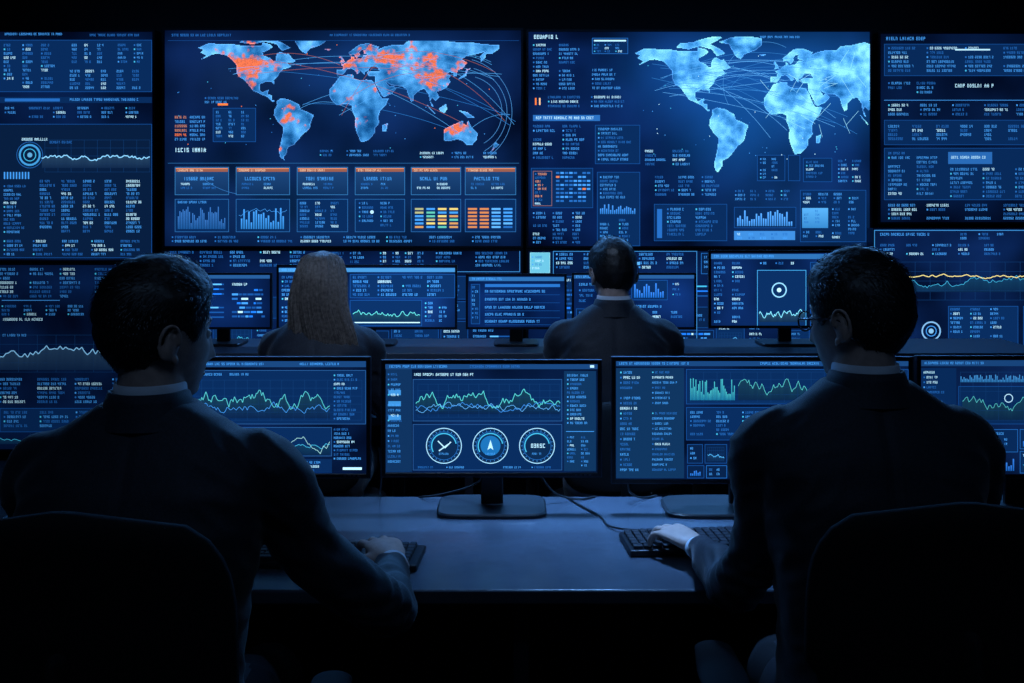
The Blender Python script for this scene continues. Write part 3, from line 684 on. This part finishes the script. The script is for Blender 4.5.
def hand(parent,wrist,yaw,side,vox=.003,pitch=5,s=1.,curl=1.,name='hand'):
    """fingers +Y local, palm down. side=+1 right hand (thumb toward -X), -1 left"""
    m=MB()
    m.tube([(0,-.035,.0),(0,.0,.0),(0,.035,.003),(0,.075,.003),(0,.088,.001)],[(.025,.019),(.027,.018),(.036,.016),(.041,.014),(.038,.0115)],20,sub=4)
    fx=[-.031,-.0105,.0100,.030]; fy=[.082,.088,.085,.076]; fl=[.070,.079,.073,.057]
    for i in range(4):
        x=fx[i]*side; y=fy[i]; z=.004-.001*abs(i-1.5); L=fl[i]; spread=(-.16,-.04,.07,.2)[i]*side
        pts=[(x*.9,y-.02,z)]; p=Vector((x,y,z)); pts.append(tuple(p)); ang=[-12-3*(i%2),-46-3*i,-72-2*i]
        for sl,a in zip((.45,.30,.25),ang):
            a=math.radians(a*curl); d=Vector((math.sin(spread)*math.cos(a),math.cos(spread)*math.cos(a),math.sin(a))); p=p+d*L*sl; pts.append(tuple(p))
        r=.0090 if i<3 else .0076
        m.tube(pts,[r*1.05,r,r*.95,r*.88,r*.75],14,sub=4)
    m.tube([(-.012*side,.015,-.004),(-.034*side,.032,-.008),(-.052*side,.058,-.014),(-.052*side,.085,-.022),(-.048*side,.1,-.026)],[.016,.0135,.0105,.0095,.0078],14,sub=4)
    o=m.obj(name,M_SKIN,parent); remesh(o,vox,3,.5)
    R=Matrix.Translation(Vector(wrist))@Matrix.Rotation(yaw,4,'Z')@Matrix.Rotation(math.radians(pitch),4,'X')@Matrix.Diagonal((s,s,s,1))
    o.data.transform(R)
    return o
def person(name,X0,Y0,dz,s,head_yaw,head_pitch,armL,armR,female=False,glasses=False,vox=.008,lean=.03,roll=0.,seed=1,hl=.0,bulk=1.):
    e=empty(name,(X0,Y0,0)); rnd=random.Random(seed)
    def Z(z): return .5+(z-.5)*s+dz*ss(.5,1.1,z)
    m=MB()
    # torso rings
    prof=[(.485,.13,.10,-.06),(.51,.175,.135,-.05),(.57,.19,.145,-.045),(.66,.18,.135,-.04),(.76,.170,.125,-.035),(.86,.175,.125,-.03),(.95,.187,.128,-.022),(1.03,.198,.128,-.014),(1.09,.202,.118,-.005),(1.135,.19,.102,.0),(1.17,.150,.086,.004),(1.198,.112,.074,.006),(1.222,.078,.066,.008)]
    rings=[]
    for z,rx,ry,cy in prof:
        pw=.8 if z<1.12 else .95
        if female: rx*=(.9 if z>.9 else .9 if z<.7 else .8)
        rx*=bulk
        rings.append([(rx*s*math.copysign(abs(math.cos(a))**pw,math.cos(a)),cy+lean*ss(.6,1.2,z)+ry*s*math.copysign(abs(math.sin(a))**pw,math.sin(a)),Z(z)) for a in [2*math.pi*i/48 for i in range(48)]])
    m.loft(rings)
    sh=(.160 if not female else .150)*s*bulk
    for sx,(el,wr,hy) in((-1,armL),(1,armR)):
        S0=Vector((sx*sh*.75,lean,Z(1.115))); S=Vector((sx*sh,lean+.005,Z(1.114))); E=Vector(el); W=Vector(wr)
        S1=S+(E-S)*.12+Vector((sx*.017,0,.008)); U=S+(E-S)*.52+Vector((-sx*.014,-.01,-.012)); Fm=E+(W-E)*.45; f=.9 if female else 1.
        m.tube([S0,S1,U,E,Fm,W],[.062*s*f,.065*s*f,.053*s*f,(.046*f,.048*f),(.042*f,.041*f),(.032*f,.028*f)],26,sub=7)
        m.tube([W+(E-W).normalized()*.02,W+(W-E).normalized()*.004],[(.033*f,.029*f)]*2,24,sub=2,cap=False)
    # legs
    for sx in(-1,1):
        m.tube([(sx*.09,-.05,.575),(sx*.10,.18,.585),(sx*.115,.40,.56),(sx*.118,.455,.50),(sx*.115,.46,.30),(sx*.11,.47,.11)],[.085,.08,.062,.06,.052,.045],22,sub=5)
    body=m.obj('suit_body',[M_SUIT,M_TROU],e)
    remesh(body,vox,5,.6)
    me=body.data; co=vcount(body); nn=np.empty(len(me.vertices)*3); me.vertices.foreach_get('normal',nn); nn=nn.reshape(-1,3)
    elb=[Vector(armL[0]),Vector(armR[0])]
    for i in range(len(co)):
        p=Vector(co[i]); k=0.0022*noise.noise(Vector((p.x*9+seed,p.y*9,p.z*14)))*1.6
        q=p.copy(); r=noise.noise(Vector((q.x*13+seed*3,q.y*13,q.z*24+q.x*16*(1 if q.x>0 else -1))))
        k+=.0055*(1-abs(r)*2.2)*ss(.1,.3,abs(p.x)+.1 if p.z>.75 else .2)
        for E in elb:
            dd=(p-E).length
            if dd<.16: k+=.0045*math.sin((p.z*1.0-p.y*.7+.5*p.x)*170+5*noise.noise(p*14))*(1-dd/.16)
        if p.y<0 and .6<p.z<Z(1.2) and abs(p.x)<.006: k-=.0025
        co[i]+=nn[i]*k
    me.vertices.foreach_set('co',co.ravel()); me.update()
    mi=[1 if (p.center.y>.14 and p.center.z<.66 and abs(p.center.x)<.24) or p.center.z<.47 else 0 for p in me.polygons]
    me.polygons.foreach_set('material_index',mi)
    # shoes
    m=MB()
    for sx in(-1,1):
        m.tube([(sx*.11,.44,.055),(sx*.113,.52,.05),(sx*.118,.62,.034),(sx*.12,.68,.03)],[(.04,.05),(.043,.047),(.047,.033),(.036,.026)],20)
    o=m.obj('shoes',M_SHOE,e)
    for v in o.data.vertices: v.co.z=max(.002,v.co.z)
    # jacket collar + shirt collar
    nb=lean+.008
    def collar(nm,prof,mt,thk):
        mm=MB(); rg=[]
        A=[2*math.pi*i/48 for i in range(48)]
        for z,rx,ry,c in prof+[(z,rx-thk,ry-thk,c) for z,rx,ry,c in reversed(prof)]:
            rg.append([(rx*s*math.cos(a),nb+c+ry*s*math.sin(a),Z(z)-.028*s*ss(-.1,1.,math.sin(a))*1.) for a in A])
        mm.loft(rg+[rg[0]],close=False); return mm.obj(nm,mt,e)
    collar('jacket_collar',[(1.185,.100,.088,0),(1.205,.084,.079,0),(1.228,.073,.073,.0),(1.243,.068,.069,.001)],M_SUIT,.006)
    collar('shirt_collar',[(1.20,.066,.067,.004),(1.235,.063,.064,.005),(1.256,.0600,.0625,.006)],M_SHIRT,.0035)
    # head
    hc=Vector((0,lean+.035,Z(1.335) if not female else Z(1.328)))
    hs=s if not female else .95
    RH=Matrix.Translation(hc)@Matrix.Rotation(roll,4,'Y')@Matrix.Rotation(head_yaw,4,'Z')@Matrix.Rotation(head_pitch,4,'X')@Matrix.Diagonal((hs,hs,hs,1))
    def sph(fn,nu=72,nv=54):
        rings=[]
        for j in range(1,nv):
            th=math.pi*j/nv
            rings.append([fn(Vector((math.sin(th)*math.cos(ph),math.sin(th)*math.sin(ph),-math.cos(th)))) for ph in [2*math.pi*i/nu for i in range(nu)]])
        return rings
    m=MB(); m.loft([[RH@headpt(d) for d in r] for r in sph(lambda d:d)])
    for sx in(-1,1):
        R3=(RH.to_3x3()@Matrix.Rotation(math.radians(-sx*-22),3,'Z')@Matrix.Rotation(math.radians(-10),3,'X'))
        c=RH@Vector((sx*.080,-.006,-.012)); m.ell(c,(.0075,.017,.030),R=R3)
        L=[]
        for k in range(13):
            a=math.radians(-70+k*21); L.append(RH@Vector((sx*(.088+.004*math.sin(a)),-.012-.019*math.cos(a)*.95,-.008+.030*math.sin(a))))
        m.tube(L,[.0038]*13,8,sub=2); m.ell(RH@Vector((sx*.079,.004,-.038)),(.006*hs,.008*hs,.009*hs))
    neck0=Vector((0,nb-.002,Z(1.16))); neckr=.056*s if not female else .047
    m.tube([neck0,Vector((0,nb+.006,Z(1.23))),hc+Vector((0,-.012,-.045))],[(neckr*1.05,neckr*1.05),neckr,(neckr*.98,neckr*1.05)],28,sub=5)
    head=m.obj('head',M_SKIN,e); remesh(head,max(.0032,vox*.45),2,.5)
    # eyes, lips, brows
    m=MB()
    for sx in(-1,1):
        m.ell(RH@Vector((sx*.031,.0775,.003)),(.0115*hs,)*3,0,nu=16,nv=10); m.ell(RH@Vector((sx*.031,.0862,.003)),(.0052*hs,.0045*hs,.0052*hs),1,nu=12,nv=8)
    m.obj('eyes',[M_EYE,M_IRIS],e)
    m=MB()
    for zz in(-.0615,-.0715): m.tube([RH@Vector((x,.0935-abs(x)*.28,zz+abs(x)*.06)) for x in(-.022,-.01,0,.01,.022)],[.001,.0035,.0035,.0035,.001],8,sub=3)
    m.obj('lips',M_LIP,e)
    HM=M_HAIRB if female else M_HAIRD
    m=MB()
    for sx in(-1,1): m.tube([RH@Vector((sx*x,y,z)) for x,y,z in((.014,.092,.024),(.03,.088,.029),(.046,.076,.024))],[.002,.0032,.0015],8,sub=3)
    m.obj('eyebrows',HM,e)
    # hair
    def mask(d):
        p=headpt(d); z=p.z
        az=math.atan2(d.x,d.y); a=abs(az)/math.pi      # 0 front .. 1 back
        if a<.22: h=.074-.02*(a/.22)**2
        elif a<.36: h=.054-.062*ss(.22,.36,a)
        elif a<.50: h=-.008+ .022*ss(.36,.46,a)
        elif a<.60: h=.014-.052*ss(.50,.60,a)
        else: h=-.038-.037*ss(.60,.78,a)
        return ss(h-.008,h+.012,z)
    def hairpt(d,extra=0.):
        p=headpt(Vector((d.x,d.y,d.z))); mk=mask(d); n=Vector((p.x/.0765**2,p.y/.098**2,p.z/.118**2)).normalized()
        th=.007+.011*ss(.0,.10,p.z)+.007*ss(.03,.1,p.z)*ss(-.02,.07,p.y)+hl*ss(-.02,.05,p.z)
        if female: th=.016
        th+=.0035*noise.noise(Vector((p.x*45,p.y*22,p.z*30+seed)))+.002*noise.noise(p*110)
        if p.z<.02 and not female: th=min(th,.008)
        return p+n*(th*mk-.004*(1-mk)+extra), n, mk
    m=MB(); m.loft([[RH@hairpt(d)[0] for d in r] for r in sph(lambda d:d,96,72)])
    m.obj('hair_cap',HM,e)
    if not female:
        m=MB()
        N=9000 if vox<.009 else 3000
        for _ in range(N):
            d=Vector((rnd.gauss(0,1),rnd.gauss(0,1),rnd.gauss(0,1))).normalized()
            p,n,mk=hairpt(d,-.003)
            if mk<.6: continue
            flow=Vector((d.x*.35,-.55,-.45 if d.z<.6 else .12)); 
            if d.z<.35: flow=Vector((0,-.25,-1))
            flow+=Vector((rnd.uniform(-.3,.3),rnd.uniform(-.25,.25),rnd.uniform(-.25,.25)))
            t=(flow-n*flow.dot(n)).normalized(); L=rnd.uniform(.012,.028)*(.55+.7*ss(0,.1,p.z))
            sd=n.cross(t)*rnd.uniform(.0005,.0011)
            up=rnd.uniform(.14,.36)
            q1=p+t*L*.5+n*L*up*.6; q2=p+t*L+n*L*up*.5
            V=[RH@(p-sd),RH@(p+sd),RH@(q1+sd*.8),RH@(q1-sd*.8),RH@q2]
            m.add(V,[(0,1,2,3),(3,2,4)])
        m.obj('hair_strands',HM,e,smooth=False)
    else:
        WZ=[(.128,.012,.012,-.01),(.122,.045,.05,-.012),(.10,.076,.083,-.012),(.05,.094,.106,-.012),(0,.101,.103,-.028),(-.06,.108,.088,-.05),(-.12,.115,.07,-.062),(-.18,.125,.052,-.072),(-.24,.128,.036,-.078),(-.285,.105,.02,-.08)]
        def surf(u,a,off=0.):
            t=u*(len(WZ)-1); i=min(int(t),len(WZ)-2); t-=i; z,rx,ry,cy=[WZ[i][k]*(1-t)+WZ[i+1][k]*t for k in range(4)]
            drift=.045*ss(.5,1.,u)
            rid=.008*noise.noise(Vector((math.cos(a)*5,math.sin(a)*5,u*1.2)))+.007*noise.noise(Vector((math.cos(a)*15,math.sin(a)*15,u*1.4)))
            sa=math.sin(a)
            return Vector(((rx+off+rid)*math.cos(a)+drift,cy+(ry+off+rid)*sa*(1 if sa<0 else .45),z))
        m=MB(); m.loft([[RH@surf(j/40,2*math.pi*i/160) for i in range(160)] for j in range(41)])
        m.obj('long_hair_mass',HM,e)
        m=MB()
        for _ in range(1300):
            a=math.radians(270+rnd.gauss(0,55)); u0=rnd.uniform(.0,.35); u1=rnd.uniform(.85,1.05); tw=rnd.uniform(-.10,.10); of=rnd.uniform(-.0015,.002)
            w=rnd.uniform(.0007,.002)
            pts=[]; ph=rnd.uniform(0,6)
            for k in range(6):
                u=u0+(u1-u0)*k/5; p=surf(min(u,.999),a+tw*(k/5)**1.5,of+.0012*math.sin(k*1.1+ph))
                if u>1: p.z-=(u-1)*.6
                pts.append(RH@p)
            m.tube(pts,[w*.4,w,w,w,w*.8,w*.25],5,sub=4,ref=(0,1,0))
        m.obj('long_hair_strands',HM,e)
    if glasses:
        m=MB()
        for sx in(-1,1):
            L=[RH@Vector((sx*.033+.024*math.cos(a),.103-abs(.024*math.cos(a)+.0)*.1,.0+.019*math.sin(a))) for a in [2*math.pi*i/20 for i in range(21)]]
            m.tube(L,[.0018]*21,8,sub=1,cap=False)
            m.tube([RH@Vector((sx*.057,.100,.006)),RH@Vector((sx*.079,.06,.006)),RH@Vector((sx*.0855,.0,.004)),RH@Vector((sx*.086,-.02,-.012))],[.0021]*4,8,sub=4)
        m.tube([RH@Vector((-.01,.105,.004)),RH@Vector((0,.108,.006)),RH@Vector((.01,.105,.004))],[.0015]*3,8,sub=3)
        m.obj('glasses',M_LENS,e)
    # cuffs and hands
    for sx,nm,(el,wr,hy) in((-1,'left_hand',armL),(1,'right_hand',armR)):
        E,W=Vector(el),Vector(wr); d=(W-E).normalized(); f=.88 if female else 1.
        m=MB(); m.tube([W-d*.01,W+d*.016],[(.0300*f,.0255*f)]*2,24,sub=2,cap=False); m.obj('shirt_cuff',M_SHIRT,e)
        hand(e,W+d*.024,hy,sx,vox=.003 if vox<.009 else .005,s=1.04*f,name=nm)
    return e

# local arm coords: (elbow),(wrist),hand yaw
XL,YL=-.630,1.70
LR=((-.238-XL,1.87-YL,.792),(-.252-XL,2.105-YL,.792),math.radians(23))
LL=((-.27,.19,.80),(-.10,.40,.791),math.radians(-25))
chair(XL+.02,YL-.02,1.125,0)
person('seated_man',XL,YL,-.018,1.,math.radians(-47),math.radians(-4),LL,LR,vox=.0075,seed=3,bulk=1.03,hl=.005)
XR,YR=.665,1.84
RL=((.440-XR,1.965-YR,.800),(.414-XR,2.20-YR,.791),math.radians(30))
RR=((.265,.15,.80),(.10,.38,.791),math.radians(22))
chair(XR+.01,YR-.03,1.10,0)
person('seated_man',XR,YR,-.005,1.,math.radians(40),math.radians(-6),RL,RR,glasses=True,vox=.0075,seed=5,bulk=1.03)
chair(-.70,3.58,.92); chair(.37,3.58,.92)
person('seated_woman',-.695,3.60,-.0,.93,math.radians(-6),math.radians(-5),((-.235,.14,.80),(-.12,.34,.791),math.radians(-12)),((.235,.14,.80),(.12,.34,.791),math.radians(12)),female=True,vox=.011,seed=8,bulk=1.08)
person('seated_man',.37,3.60,-.02,1.,math.radians(16),math.radians(-4),((-.25,.14,.80),(-.13,.345,.791),math.radians(-14)),((.25,.14,.80),(.13,.345,.791),math.radians(14)),glasses=True,vox=.011,seed=11)

# ------------------------------------------------------------ lights
def added_light(x,y,w,dp,power,col=(.10,.36,1.),tilt=0.,spread=180.,nm='blue_fill_diffuser'):  # added fixture above the frame; its area lamp gives fill and rim light
    e=empty('added_ceiling_light',(x,y,3.1)); b=MB(); b.box((0,0,-.03),(w+.06,dp+.06,.06)); b.obj('fill_light_housing',M_PLAST,e,smooth=False,bevel=.005)
    b=MB(); b.box((0,0,-.062),(w,dp,.004)); b.obj('fill_light_diffuser',emis(nm,col,1.),e,smooth=False)
    l=bpy.data.lights.new('fill_lamp','AREA'); l.shape='RECTANGLE'; l.size=w; l.size_y=dp; l.energy=power; l.color=col; l.spread=math.radians(spread)
    o=bpy.data.objects.new('fill_lamp',l); o.location=(0,-.02,-.1); o.rotation_euler=(math.radians(tilt),0,0); link(o,e)
added_light(.3,2.72,.3,.15,11,col=(.18,.44,1.),spread=42)  # narrow beam added to pool light on the front desk
added_light(0,4.6,3.2,.2,9,col=(.14,.4,1.),tilt=-25)  # added blue fill over the middle row
added_light(0,5.75,5.6,.2,130,col=(.10,.38,1.),tilt=-64)  # added low-angle wash for rims on heads and shoulders
added_light(0,.55,2.4,.2,2.4,col=(.30,.55,1.),tilt=22,nm='cool_white_fill_diffuser')  # dim neutral fill added behind the camera for the suit backs
added_light(-.35,2.2,.8,.12,3.4,col=(.42,.62,1.),tilt=38,spread=70,nm='cool_white_fill_diffuser')  # dim neutral fill added for the middle row
w=bpy.data.worlds.new('world'); scene.world=w; w.use_nodes=True
w.node_tree.nodes['Background'].inputs[0].default_value=(.005,.012,.03,1); w.node_tree.nodes['Background'].inputs[1].default_value=.3

# ------------------------------------------------------------ camera
cd=bpy.data.cameras.new('camera'); cam=bpy.data.objects.new('camera',cd); scene.collection.objects.link(cam)
cam.location=(0,0,HC); cam.rotation_euler=(math.radians(90),0,0)
cd.sensor_width=36; cd.sensor_fit='HORIZONTAL'; cd.lens=36*F/1024; cd.shift_y=-(341.5-HY)/1024; cd.clip_start=.02
scene.camera=cam
